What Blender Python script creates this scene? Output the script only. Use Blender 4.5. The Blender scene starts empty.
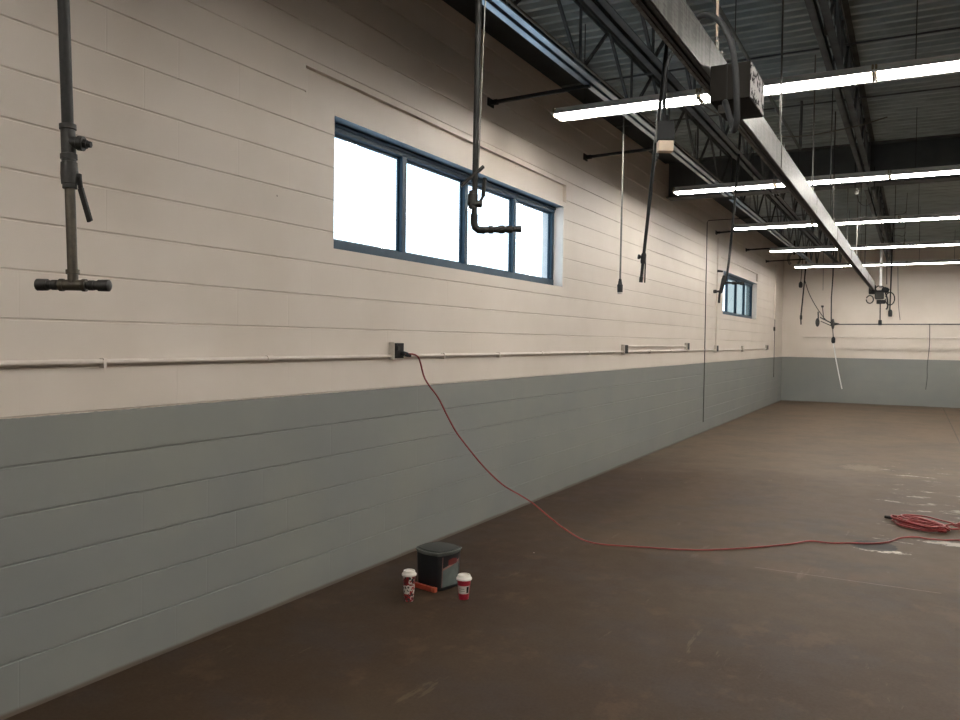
import bpy, bmesh, math, random
from mathutils import Vector, Matrix
random.seed(7)
scn = bpy.context.scene
COL = scn.collection
PI = math.pi
CO = .0219      # floor to first course offset
CH = .2032      # block course height
PAINT = 1.241   # top of the grey dado
DECK = 4.24
FAR = 23.9
RIGHT = 11.0
BACK = -5.0

# ------------------------------------------------------------------ materials
def lin(c):
    return tuple((v/12.92 if v <= .04045 else ((v+.055)/1.055)**2.4) for v in c)
def rgb(r, g, b):
    return (*lin((r/255, g/255, b/255)), 1)

def new_mat(name):
    m = bpy.data.materials.new(name); m.use_nodes = True
    nt = m.node_tree
    return m, nt, nt.nodes['Principled BSDF']

def N(nt, t, **kw):
    n = nt.nodes.new(t)
    for k, v in kw.items(): setattr(n, k, v)
    return n
def L(nt, a, b): nt.links.new(a, b)
def M(nt, op, a, b=None, c=None):
    n = nt.nodes.new('ShaderNodeMath'); n.operation = op
    for i, v in enumerate((a, b, c)):
        if v is None: continue
        if isinstance(v, (int, float)): n.inputs[i].default_value = v
        else: nt.links.new(v, n.inputs[i])
    return n.outputs[0]
def mixc(nt, f, a, b):
    n = nt.nodes.new('ShaderNodeMix'); n.data_type = 'RGBA'
    for s, v in ((n.inputs[0], f), (n.inputs[6], a), (n.inputs[7], b)):
        if isinstance(v, (int, float, tuple)): s.default_value = v
        else: nt.links.new(v, s)
    return n.outputs[2]
def noise(nt, vec, scale, detail=3, rough=.55):
    n = nt.nodes.new('ShaderNodeTexNoise'); n.inputs['Scale'].default_value = scale
    n.inputs['Detail'].default_value = detail; n.inputs['Roughness'].default_value = rough
    if vec is not None: nt.links.new(vec, n.inputs['Vector'])
    return n.outputs['Fac']
def ramp(nt, f, a, b):
    n = nt.nodes.new('ShaderNodeMapRange'); n.interpolation_type = 'SMOOTHSTEP'
    nt.links.new(f, n.inputs[0]); n.inputs[1].default_value = a; n.inputs[2].default_value = b
    return n.outputs[0]
def objco(nt, scale=(1, 1, 1)):
    t = nt.nodes.new('ShaderNodeTexCoord'); mp = nt.nodes.new('ShaderNodeMapping')
    nt.links.new(t.outputs['Object'], mp.inputs[0]); mp.inputs['Scale'].default_value = scale
    return mp.outputs[0]

def simple(name, col, rough=.5, metal=0, var=.12, scale=30, col2=None, bump=0, coords=(1, 1, 1), spec=None):
    m, nt, p = new_mat(name)
    co = objco(nt, coords)
    f = noise(nt, co, scale, 4)
    c2 = col2 or tuple(list(v*(1-var*2) for v in col[:3])+[1])
    L(nt, mixc(nt, ramp(nt, f, .35, .7), col, c2), p.inputs['Base Color'])
    p.inputs['Roughness'].default_value = rough; p.inputs['Metallic'].default_value = metal
    if spec is not None: p.inputs['Specular IOR Level'].default_value = spec
    if bump:
        b = N(nt, 'ShaderNodeBump'); b.inputs['Strength'].default_value = bump; b.inputs['Distance'].default_value = .002
        L(nt, f, b.inputs['Height']); L(nt, b.outputs[0], p.inputs['Normal'])
    return m

BEIGE = (.70, .628, .558, 1)
GREY = (.188, .195, .188, 1)

def wall_mat(name, axis):
    """painted concrete block, u runs along `axis` (0 = x, 1 = y)"""
    m, nt, p = new_mat(name)
    co = objco(nt)
    sp = N(nt, 'ShaderNodeSeparateXYZ'); L(nt, co, sp.inputs[0])
    u, z = sp.outputs[axis], sp.outputs[2]
    row = M(nt, 'FLOOR', M(nt, 'DIVIDE', M(nt, 'SUBTRACT', z, CO), CH))
    off = M(nt, 'MULTIPLY', M(nt, 'MODULO', row, 2), .5)
    fr = M(nt, 'FRACT', M(nt, 'ADD', M(nt, 'DIVIDE', M(nt, 'ADD', u, 50), .4064), off))
    d = M(nt, 'ABSOLUTE', M(nt, 'SUBTRACT', fr, .5))          # .5 right at a joint
    joint = ramp(nt, d, .489, .4985)
    # every block's head joint is filled with paint to a different degree
    cell = N(nt, 'ShaderNodeTexWhiteNoise', noise_dimensions='2D')
    cc = N(nt, 'ShaderNodeCombineXYZ')
    L(nt, M(nt, 'FLOOR', M(nt, 'ADD', M(nt, 'ADD', M(nt, 'DIVIDE', M(nt, 'ADD', u, 50), .4064), off), .5)), cc.inputs[0]); L(nt, row, cc.inputs[1])
    L(nt, cc.outputs[0], cell.inputs[0])
    fill = ramp(nt, cell.outputs[0], .5, 1.25)
    j = M(nt, 'MULTIPLY', joint, fill)
    # paint colours
    edge = M(nt, 'ADD', z, M(nt, 'MULTIPLY', M(nt, 'SUBTRACT', noise(nt, co, 30, 3), .5), .006))
    top = M(nt, 'GREATER_THAN', edge, PAINT-.003)
    blot = ramp(nt, noise(nt, co, 1.3, 4), .3, .75)
    beige = mixc(nt, blot, BEIGE, (BEIGE[0]*.93, BEIGE[1]*.92, BEIGE[2]*.90, 1))
    grey = mixc(nt, blot, GREY, (GREY[0]*1.12, GREY[1]*1.1, GREY[2]*1.04, 1))
    c = mixc(nt, top, grey, beige)
    c = mixc(nt, M(nt, 'MULTIPLY', j, .05), c, (.12, .10, .09, 1))
    # scattered pinholes and chips
    v = N(nt, 'ShaderNodeTexVoronoi'); v.inputs['Scale'].default_value = 2.3; L(nt, co, v.inputs['Vector'])
    chip = M(nt, 'LESS_THAN', v.outputs['Distance'], .014)
    c = mixc(nt, M(nt, 'MULTIPLY', chip, .6), c, (.12, .08, .06, 1))
    # splashed dirt in a narrow band along the floor
    dn = M(nt, 'ADD', M(nt, 'MULTIPLY', noise(nt, co, 2.5, 4), .022), .008)
    dirt = ramp(nt, M(nt, 'SUBTRACT', dn, z), -.012, .008)
    c = mixc(nt, M(nt, 'MULTIPLY', dirt, .8), c, (.085, .055, .035, 1))
    L(nt, c, p.inputs['Base Color'])
    p.inputs['Roughness'].default_value = .5
    p.inputs['Specular IOR Level'].default_value = .3
    h = M(nt, 'SUBTRACT', M(nt, 'MULTIPLY', noise(nt, co, 110, 3, .7), .12), j)
    h = M(nt, 'ADD', h, M(nt, 'MULTIPLY', noise(nt, co, 9, 3), .15))
    b = N(nt, 'ShaderNodeBump'); b.inputs['Strength'].default_value = .45; b.inputs['Distance'].default_value = .004
    L(nt, h, b.inputs['Height']); L(nt, b.outputs[0], p.inputs['Normal'])
    return m

def floor_mat():
    m, nt, p = new_mat('sealed_brown_concrete')
    co = objco(nt)
    sx = objco(nt, (.85, .8, 1))
    sp = N(nt, 'ShaderNodeSeparateXYZ'); L(nt, co, sp.inputs[0])
    x, y = sp.outputs[0], sp.outputs[1]
    a = ramp(nt, noise(nt, co, .45, 3, .5), .32, .68)
    b = ramp(nt, noise(nt, co, .8, 4, .55), .38, .66)
    g = ramp(nt, noise(nt, sx, 7, 5, .7), .3, .75)
    c = mixc(nt, a, (.028, .0155, .008, 1), (.050, .033, .019, 1))
    c = mixc(nt, M(nt, 'MULTIPLY', b, .3), c, (.046, .034, .022, 1))
    c = mixc(nt, M(nt, 'MULTIPLY', g, .09), c, (.026, .017, .012, 1))
    # the slab behind the joint is a lighter, warmer pour; oily stain along the foot of the wall
    xx = M(nt, 'ADD', x, M(nt, 'MULTIPLY', M(nt, 'SUBTRACT', noise(nt, co, .7, 4), .5), 1.4))
    slab = M(nt, 'MULTIPLY', ramp(nt, M(nt, 'ADD', y, M(nt, 'MULTIPLY', M(nt, 'SUBTRACT', noise(nt, co, .9, 3), .5), .5)), 5.85, 6.0), ramp(nt, xx, .7, 1.3))
    c = mixc(nt, M(nt, 'MULTIPLY', slab, .55), c, (.070, .049, .031, 1))
    c = mixc(nt, M(nt, 'MULTIPLY', M(nt, 'SUBTRACT', 1.0, ramp(nt, xx, .5, 1.2)), .5), c, (.030, .017, .011, 1))
    m1 = ramp(nt, noise(nt, objco(nt, (.8, 1, 1)), 1.7, 7, .68), .47, .62)
    c = mixc(nt, M(nt, 'MULTIPLY', m1, .55), c, (.036, .028, .026, 1))
    m2 = ramp(nt, noise(nt, objco(nt, (1, .8, 2)), 2.6, 7, .7), .52, .66)
    c = mixc(nt, M(nt, 'MULTIPLY', m2, .45), c, (.078, .047, .028, 1))
    m3 = ramp(nt, noise(nt, objco(nt, (3, .5, 1)), 2.1, 6, .7), .64, .68)
    c = mixc(nt, M(nt, 'MULTIPLY', m3, .25), c, (.14, .11, .08, 1))
    fine = noise(nt, co, 60, 5, .7)
    c = mixc(nt, M(nt, 'MULTIPLY', ramp(nt, fine, .3, .7), .18), c, (.085, .062, .042, 1))
    # worn, paler slab further down the hall beyond about 10 m
    yy = M(nt, 'ADD', y, M(nt, 'MULTIPLY', noise(nt, co, .8, 4), 3.0))
    worn = ramp(nt, yy, 10.5, 13.0)
    pale = mixc(nt, ramp(nt, noise(nt, sx, 1.1, 5, .65), .35, .7), (.120, .086, .060, 1), (.085, .067, .050, 1))
    c = mixc(nt, M(nt, 'MULTIPLY', worn, .85), c, pale)
    # dark wet-looking strip just in front of it
    st = M(nt, 'MULTIPLY', ramp(nt, yy, 9.0, 10.2), M(nt, 'SUBTRACT', 1.0, ramp(nt, yy, 10.6, 11.6)))
    c = mixc(nt, M(nt, 'MULTIPLY', M(nt, 'MULTIPLY', st, .55), b), c, (.06, .038, .026, 1))
    # plaster-white scuffs
    zone = M(nt, 'MULTIPLY', ramp(nt, x, 2.2, 3.1), M(nt, 'MULTIPLY', ramp(nt, y, 6.4, 7.2), M(nt, 'SUBTRACT', 1.0, ramp(nt, y, 12.0, 13.0))))
    w = ramp(nt, M(nt, 'MULTIPLY', noise(nt, objco(nt, (1.2, 2.2, 1)), 2.2, 8, .72), M(nt, 'ADD', .80, M(nt, 'MULTIPLY', zone, .26))), .60, .68)
    c = mixc(nt, M(nt, 'MULTIPLY', w, M(nt, 'ADD', .12, M(nt, 'MULTIPLY', zone, .42))), c, (.48, .43, .38, 1))
    def blob(cx, cy, rx, ry, col, k, c, th=.9):
        dx = M(nt, 'DIVIDE', M(nt, 'SUBTRACT', x, cx), rx); dy = M(nt, 'DIVIDE', M(nt, 'SUBTRACT', y, cy), ry)
        r = M(nt, 'ADD', M(nt, 'MULTIPLY', dx, dx), M(nt, 'MULTIPLY', dy, dy))
        r = M(nt, 'ADD', r, M(nt, 'MULTIPLY', noise(nt, co, 16, 8, .75), 2.2))
        f = M(nt, 'SUBTRACT', 1.0, ramp(nt, r, th+.35, th+.6))
        return mixc(nt, M(nt, 'MULTIPLY', f, k), c, col)
    c = blob(3.08, 6.92, .28, .10, (.50, .45, .38, 1), .8, c)
    c = blob(3.02, 7.06, .19, .20, (.012, .009, .007, 1), .95, c, 1.35)      # broken-out pit in the slab
    c = blob(3.55, 7.45, .35, .13, (.45, .40, .35, 1), .6, c)
    c = blob(2.72, 11.5, .45, .5, (.15, .115, .09, 1), .8, c)
    # small white paint drips everywhere
    v = N(nt, 'ShaderNodeTexVoronoi'); v.inputs['Scale'].default_value = 1.7; L(nt, co, v.inputs['Vector'])
    c = mixc(nt, M(nt, 'LESS_THAN', v.outputs['Distance'], .011), c, (.6, .55, .5, 1))
    # saw-cut control joints
    def cut(v, at, wd):
        return M(nt, 'LESS_THAN', M(nt, 'ABSOLUTE', M(nt, 'SUBTRACT', v, at)), wd)
    jx = M(nt, 'MAXIMUM', cut(x, 3.965, .012), cut(x, 7.9, .008))
    jy = M(nt, 'MAXIMUM', cut(y, 5.93, .0), cut(y, 14.8, .005))
    jt = M(nt, 'MAXIMUM', M(nt, 'MULTIPLY', jx, M(nt, 'GREATER_THAN', y, 10.0)), M(nt, 'MULTIPLY', jy, M(nt, 'GREATER_THAN', x, 2.3)))
    c = mixc(nt, M(nt, 'MULTIPLY', jt, .55), c, (.03, .022, .018, 1))
    c = mixc(nt, M(nt, 'MULTIPLY', M(nt, 'MULTIPLY', cut(M(nt, 'ADD', y, M(nt, 'MULTIPLY', noise(nt, co, 1.5, 2), .03)), 5.945, .0035), M(nt, 'MULTIPLY', M(nt, 'GREATER_THAN', x, 2.3), M(nt, 'LESS_THAN', x, 3.45))), .6), c, (.22, .17, .13, 1))
    L(nt, c, p.inputs['Base Color'])
    L(nt, M(nt, 'ADD', .56, M(nt, 'MULTIPLY', g, .05)), p.inputs['Roughness'])
    p.inputs['Specular IOR Level'].default_value = .07
    bp = N(nt, 'ShaderNodeBump'); bp.inputs['Strength'].default_value = .04; bp.inputs['Distance'].default_value = .004
    L(nt, M(nt, 'ADD', noise(nt, co, 4, 8, .65), M(nt, 'MULTIPLY', jt, -1.0)), bp.inputs['Height'])
    L(nt, bp.outputs[0], p.inputs['Normal'])
    return m

def galv(name):
    m, nt, p = new_mat(name)
    co = objco(nt, (1, .6, 6))
    f = noise(nt, objco(nt, (1, 14, 1)), 3, 4)
    sp = noise(nt, co, 22, 4)
    L(nt, mixc(nt, ramp(nt, M(nt, 'ADD', M(nt, 'MULTIPLY', f, .6), M(nt, 'MULTIPLY', sp, .4)), .42, .58), (.075, .072, .066, 1), (.185, .18, .168, 1)), p.inputs['Base Color'])
    p.inputs['Metallic'].default_value = .85
    L(nt, M(nt, 'ADD', .36, M(nt, 'MULTIPLY', f, .22)), p.inputs['Roughness'])
    b = N(nt, 'ShaderNodeBump'); b.inputs['Strength'].default_value = .3; b.inputs['Distance'].default_value = .003
    L(nt, f, b.inputs['Height']); L(nt, b.outputs[0], p.inputs['Normal'])
    return m

def emis(name, col, s):
    m, nt, p = new_mat(name)
    p.inputs['Base Color'].default_value = (.9, .9, .9, 1)
    p.inputs['Emission Color'].default_value = col; p.inputs['Emission Strength'].default_value = s
    n = noise(nt, objco(nt), 3, 1)
    L(nt, M(nt, 'MULTIPLY', M(nt, 'ADD', .98, M(nt, 'MULTIPLY', n, .04)), s), p.inputs['Emission Strength'])
    return m

def glass(name, tint, gloss=.06):
    m = bpy.data.materials.new(name); m.use_nodes = True; nt = m.node_tree
    nt.nodes.remove(nt.nodes['Principled BSDF'])
    t = N(nt, 'ShaderNodeBsdfTransparent'); g = N(nt, 'ShaderNodeBsdfGlossy'); g.inputs['Roughness'].default_value = .03
    n = noise(nt, objco(nt), 2.5, 3)
    L(nt, mixc(nt, n, tint, tuple([v*.93 for v in tint[:3]]+[1])), t.inputs[0])
    mx = N(nt, 'ShaderNodeMixShader'); mx.inputs[0].default_value = gloss
    L(nt, t.outputs[0], mx.inputs[1]); L(nt, g.outputs[0], mx.inputs[2]); L(nt, mx.outputs[0], nt.nodes['Material Output'].inputs[0])
    return m

MAT = dict(
    wall_y=wall_mat('painted_block_left', 1), wall_x=wall_mat('painted_block_far', 0),
    floor=floor_mat(),
    paint=simple('beige_paint', BEIGE, .5, var=.04, scale=8, bump=.1),
    reveal=simple('pale_reveal_paint', (.70, .66, .62, 1), .5, var=.03, scale=10, bump=.1),
    deck=simple('dark_grey_deck_paint', (.42, .485, .49, 1), .7, var=.15, scale=2.5, coords=(1, 4, 1)),
    lintel=simple('blue_grey_lintel_steel', (.20, .25, .29, 1), .45, var=.1, scale=8),
    ledge=simple('dark_ledger_paint', (.045, .052, .054, 1), .7, var=.1, scale=3, spec=.15),
    steel=simple('grey_joist_paint', (.13, .142, .145, 1), .7, var=.15, scale=6, spec=.15),
    sheen=simple('joist_steel_window_sheen', (.42, .50, .57, 1), .30, .75, var=.08, scale=6),  # joist steel made paler, bluer and glossier: window sheen put into the colour
    girder=simple('dark_girder_paint', (.085, .098, .105, 1), .45, var=.15, scale=3),
    frame=simple('dark_teal_window_steel', (.022, .052, .082, 1), .5, var=.1, scale=20, spec=.3),
    galv=galv('galvanised_rail'),
    slot=simple('dark_rail_underside', (.028, .027, .024, 1), .6, 0, scale=20),
    iron=simple('black_iron_pipe', (.014, .0135, .012, 1), .6, 0, var=.2, scale=40, bump=.3, spec=.3),
    brass=simple('tarnished_brass_pipe', (.058, .046, .029, 1), .5, .3, var=.25, scale=45, bump=.3),
    fitting=simple('dark_pipe_fitting', (.020, .018, .015, 1), .55, .2, var=.25, scale=60, bump=.3),
    plate=simple('black_cover_plate', (.013, .012, .011, 1), .55, var=.1, scale=50, spec=.2),
    beigeplastic=simple('beige_plastic', (.62, .50, .38, 1), .5, var=.04, scale=20),
    box=simple('painted_outlet_box', (.60, .55, .48, 1), .45, var=.06, scale=30),
    white=simple('white_enamel', (.78, .78, .76, 1), .4, var=.03, scale=12),
    rod=simple('zinc_rod', (.17, .165, .15, 1), .5, .5, var=.1, scale=50),
    darkrod=simple('dark_wire', (.055, .055, .052, 1), .5, .3, var=.1, scale=50),
    cable=simple('grey_rubber_cable', (.022, .023, .024, 1), .6, var=.12, scale=40, spec=.2),
    cord=simple('red_cord_jacket', (.22, .018, .017, 1), .45, var=.15, scale=60),
    tube=emis('lit_fluorescent_tube', (1.0, .955, .89, 1), 62.0),
    brasscap=simple('lampholder_plastic', (.30, .25, .16, 1), .5, var=.1, scale=30),
    glass=glass('clear_window_glass', (.97, .985, 1, 1)),
    glass2=glass('greyish_window_film', (.476, .505, .50, 1)),
    tub=simple('black_plastic_tub', (.014, .016, .018, 1), .42, var=.1, scale=30),
    lid=simple('charcoal_lid', (.026, .029, .026, 1), .55, var=.15, scale=18, spec=.25),
    rim=simple('grey_lid_rim', (.125, .135, .122, 1), .5, var=.1, scale=25, spec=.3),
    orange=simple('orange_red_plastic', (.40, .062, .032, 1), .45, var=.15, scale=25),
    label=simple('grey_green_label', (.12, .15, .14, 1), .45, var=.1, scale=18),
    pink=simple('dusty_pink_print', (.30, .16, .13, 1), .5, var=.1, scale=30),
    redprint=simple('dark_red_print', (.16, .022, .018, 1), .5, var=.1, scale=30),
    cupred=simple('red_cup_paper', (.33, .012, .028, 1), .45, var=.1, scale=60),
    cuplid=simple('white_cup_lid', (.72, .68, .62, 1), .4, var=.03, scale=40),
    cuplabel=simple('pale_cup_label', (.50, .49, .42, 1), .5, var=.05, scale=60),
    ropewhite=simple('white_cord', (.80, .80, .78, 1), .5, var=.03, scale=40),
    sticker=None, pattern=None)

def pattern_mat():
    m, nt, p = new_mat('printed_cup_paper')
    co = objco(nt, (1, 1, .8))
    v = N(nt, 'ShaderNodeTexVoronoi'); v.inputs['Scale'].default_value = 105; L(nt, co, v.inputs['Vector'])
    sx = N(nt, 'ShaderNodeSeparateColor'); L(nt, v.outputs['Color'], sx.inputs[0])
    c = mixc(nt, M(nt, 'GREATER_THAN', sx.outputs[0], .45), (.55, .56, .50, 1), (.025, .022, .022, 1))
    c = mixc(nt, M(nt, 'GREATER_THAN', sx.outputs[1], .74), c, (.28, .015, .015, 1))
    sp = N(nt, 'ShaderNodeSeparateXYZ'); L(nt, objco(nt), sp.inputs[0])
    band = M(nt, 'LESS_THAN', M(nt, 'ABSOLUTE', M(nt, 'SUBTRACT', sp.outputs[2], .073)), .026)
    c2 = mixc(nt, M(nt, 'GREATER_THAN', sx.outputs[2], .45), c, (.60, .60, .54, 1))
    c3 = mixc(nt, M(nt, 'GREATER_THAN', sx.outputs[2], .55), c, (.17, .010, .012, 1))
    L(nt, mixc(nt, band, c3, c2), p.inputs['Base Color']); p.inputs['Roughness'].default_value = .5
    return m
def sticker_mat():
    m, nt, p = new_mat('torn_white_sticker')
    n = noise(nt, objco(nt, (1, .8, 1)), 26, 4, .6)
    L(nt, mixc(nt, ramp(nt, n, .51, .54), (.50, .48, .47, 1), (.006, .006, .006, 1)), p.inputs['Base Color'])
    p.inputs['Roughness'].default_value = .8; p.inputs['Specular IOR Level'].default_value = .1
    return m
MAT['pattern'] = pattern_mat(); MAT['sticker'] = sticker_mat()

# ------------------------------------------------------------------ mesh helpers
def obj(name, bm, mat, parent=None, smooth=False, bevel=0):
    me = bpy.data.meshes.new(name); bm.normal_update(); bm.to_mesh(me); bm.free()
    me.materials.append(MAT[mat] if isinstance(mat, str) else mat)
    if smooth:
        for p in me.polygons: p.use_smooth = True
        try: me.set_sharp_from_angle(angle=math.radians(40))
        except Exception: pass
    o = bpy.data.objects.new(name, me); COL.objects.link(o)
    if parent: o.parent = parent
    if bevel:
        b = o.modifiers.new('bevel', 'BEVEL'); b.width = bevel; b.segments = 2; b.limit_method = 'ANGLE'
    return o
def B(): return bmesh.new()
def box(bm, a, b):
    x0, y0, z0 = (min(a[i], b[i]) for i in range(3)); x1, y1, z1 = (max(a[i], b[i]) for i in range(3))
    v = [bm.verts.new(p) for p in ((x0,y0,z0),(x1,y0,z0),(x1,y1,z0),(x0,y1,z0),(x0,y0,z1),(x1,y0,z1),(x1,y1,z1),(x0,y1,z1))]
    for f in ((0,3,2,1),(4,5,6,7),(0,1,5,4),(1,2,6,5),(2,3,7,6),(3,0,4,7)): bm.faces.new([v[i] for i in f])
    return bm
def bar(bm, p, q, w, h=None):
    """square bar from p to q"""
    p, q = Vector(p), Vector(q); h = h or w
    d = (q-p).normalized(); up = Vector((0,0,1)) if abs(d.z) < .95 else Vector((0,1,0))
    s = d.cross(up).normalized(); u = s.cross(d)
    vs = []
    for c in (p, q):
        for a, b in ((-1,-1),(1,-1),(1,1),(-1,1)): vs.append(bm.verts.new(c + s*a*w/2 + u*b*h/2))
    for i in range(4):
        j = (i+1) % 4; bm.faces.new((vs[i], vs[j], vs[4+j], vs[4+i]))
    bm.faces.new(vs[:4][::-1]); bm.faces.new(vs[4:])
    return bm
def spline(pts, n=8):
    P = [Vector(p) for p in pts]; out = []
    for i in range(len(P)-1):
        a, b, c, d = P[max(i-1,0)], P[i], P[i+1], P[min(i+2,len(P)-1)]
        for k in range(n):
            t = k/n
            out.append(.5*((2*b)+(c-a)*t+(2*a-5*b+4*c-d)*t*t+(3*b-a-3*c+d)*t**3))
    out.append(P[-1]); return out
def tube(bm, pts, r, seg=10):
    P = [Vector(p) for p in pts]; rings = []; prev = None
    for i, p in enumerate(P):
        d = (P[min(i+1,len(P)-1)]-P[max(i-1,0)]).normalized()
        if prev is None:
            s = d.cross(Vector((0,0,1)) if abs(d.z) < .9 else Vector((1,0,0))).normalized()
        else: s = (prev - d*prev.dot(d)).normalized()
        prev = s; u = d.cross(s); rr = r[i] if isinstance(r, (list, tuple)) else r
        rings.append([bm.verts.new(p+(s*math.cos(2*PI*k/seg)+u*math.sin(2*PI*k/seg))*rr) for k in range(seg)])
    for a, b in zip(rings, rings[1:]):
        for k in range(seg): bm.faces.new((a[k], a[(k+1)%seg], b[(k+1)%seg], b[k]))
    bm.faces.new(rings[0][::-1]); bm.faces.new(rings[-1])
    return bm
def lathe(bm, prof, c=(0,0,0), seg=32):
    c = Vector(c); rings = []
    for r, z in prof:
        rings.append([bm.verts.new(c+Vector((max(r,1e-4)*math.cos(2*PI*k/seg), max(r,1e-4)*math.sin(2*PI*k/seg), z))) for k in range(seg)])
    for a, b in zip(rings, rings[1:]):
        for k in range(seg): bm.faces.new((a[k], a[(k+1)%seg], b[(k+1)%seg], b[k]))
    bm.faces.new(rings[0][::-1]); bm.faces.new(rings[-1]); return bm
def turned(bm, p, q, prof, seg=14):
    """lathe between p and q: prof = [(t 0..1, radius)]"""
    p, q = Vector(p), Vector(q)
    d = (q-p).normalized(); s = d.cross(Vector((0,0,1)) if abs(d.z) < .9 else Vector((1,0,0))).normalized(); u = d.cross(s)
    rings = []
    for t, r in prof:
        c = p.lerp(q, t); rings.append([bm.verts.new(c+(s*math.cos(2*PI*k/seg)+u*math.sin(2*PI*k/seg))*r) for k in range(seg)])
    for a, b in zip(rings, rings[1:]):
        for k in range(seg): bm.faces.new((a[k], a[(k+1)%seg], b[(k+1)%seg], b[k]))
    bm.faces.new(rings[0][::-1]); bm.faces.new(rings[-1]); return bm
def props(o, label, cat, group=None, kind=None):
    o['label'] = label; o['category'] = cat
    if group: o['group'] = group
    if kind: o['kind'] = kind
    return o
def thing(name, label, cat, loc=(0,0,0), rz=0, group=None):
    o = bpy.data.objects.new(name, None); COL.objects.link(o); o.location = loc; o.rotation_euler = (0,0,rz)
    o.empty_display_size = .1
    return props(o, label, cat, group)
def tag(o, label, cat, group=None): return props(o, label, cat, group)
def struct(o, label=None):
    o['kind'] = 'structure'
    if label: o['label'] = label
    return o
def copy_tree(root, loc, rz, label, group):
    r = root.copy(); COL.objects.link(r); r.location = loc; r.rotation_euler = (0,0,rz); r['label'] = label
    if group: r['group'] = group
    for ch in list(root.children):
        c = ch.copy(); COL.objects.link(c); c.parent = r
        for g in list(ch.children):
            d = g.copy(); COL.objects.link(d); d.parent = c
    return r
def loc(pts, o): 
    o = Vector(o); return [Vector(p)-o for p in pts]

# ------------------------------------------------------------------ room shell
W1 = dict(y0=4.06, y1=7.84); W2 = dict(y0=15.88, y1=19.66)
WZ0, WZ1 = 2.157, 2.995
LZ0, LZ1 = 3.045, 3.228
def block_wall(bm, u0, u1, z1, place, openings, recesses, rake=.007):
    """courses of block with raked bed joints; place(u, depth, z) -> point"""
    zs = {0.0: 0, z1: 0}
    k = 0
    while CO+CH*k < z1:
        zc = CO+CH*k
        if k > 0:
            for dz, d in ((-.006, 0), (-.002, -rake), (.002, -rake), (.006, 0)): zs[round(zc+dz, 5)] = d
        k += 1
    us = {u0, u1}
    for o in openings: us |= {o[0], o[1]}; zs.setdefault(o[2], 0); zs.setdefault(o[3], 0)
    for o in recesses: us |= {o[0], o[1]}; zs.setdefault(o[2], 0); zs.setdefault(o[3], 0)
    us = sorted(us); zl = sorted(zs)
    for a, b in zip(us, us[1:]):
        n = max(1, int((b-a)/2))
        for c, d in zip(zl, zl[1:]):
            mu, mz = (a+b)/2, (c+d)/2
            if any(o[0] < mu < o[1] and o[2] < mz < o[3] for o in openings): continue
            rec = any(o[0] < mu < o[1] and o[2] < mz < o[3] for o in recesses)
            dc, dd = (-.035, -.035) if rec else (zs[c], zs[d])
            bm.faces.new([bm.verts.new(place(*p)) for p in ((a, dc, c), (b, dc, c), (b, dd, d), (a, dd, d))])
    for o in recesses:      # the four edges of a lintel recess
        for (p, q) in (((o[0],o[2]),(o[0],o[3])), ((o[1],o[2]),(o[1],o[3])), ((o[0],o[2]),(o[1],o[2])), ((o[0],o[3]),(o[1],o[3]))):
            bm.faces.new([bm.verts.new(place(*w)) for w in ((p[0],.0,p[1]),(q[0],.0,q[1]),(q[0],-.035,q[1]),(p[0],-.035,p[1]))])

bm = B()
block_wall(bm, BACK-.1, FAR+.1, DECK+.15, lambda u, d, z: (d, u, z),
           [(w['y0'], w['y1'], WZ0, WZ1) for w in (W1, W2)], [(w['y0']-.275, w['y1']+.06, LZ0, LZ1) for w in (W1, W2)])
struct(obj('wall_left', bm, 'wall_y'), 'long block wall, beige above a grey dado')
bm = B()
block_wall(bm, -.1, RIGHT+.1, DECK+.15, lambda u, d, z: (u, FAR-d, z), [], [], .002)
struct(obj('wall_far', bm, 'wall_x'), 'block end wall at the far side of the hall')
bm = B(); block_wall(bm, BACK-.1, FAR+.1, DECK+.15, lambda u, d, z: (RIGHT-d, u, z), [], [])
struct(obj('wall_right', bm, 'wall_y'))
bm = B(); block_wall(bm, -.1, RIGHT+.1, DECK+.15, lambda u, d, z: (u, BACK+d, z), [], [])
struct(obj('wall_back', bm, 'wall_x'))
struct(obj('floor', box(B(), (-.3, BACK-.1, -.15), (RIGHT+.1, FAR+.1, 0)), 'floor'), 'stained brown concrete floor')

# corrugated steel deck, ribs run across the hall
bm = B(); pitch = .152; y = BACK-.05; prof = []
while y < FAR+.1:
    prof += [(y, DECK), (y+.045, DECK), (y+.062, DECK+.042), (y+.135, DECK+.042)]
    y += pitch
prof.append((y, DECK))
va = [bm.verts.new((-.25, p[0], p[1])) for p in prof]; vb = [bm.verts.new((RIGHT+.05, p[0], p[1])) for p in prof]
for i in range(len(prof)-1): bm.faces.new((va[i], va[i+1], vb[i+1], vb[i]))
struct(obj('ceiling', bm, 'deck'), 'corrugated dark steel roof deck')

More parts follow.
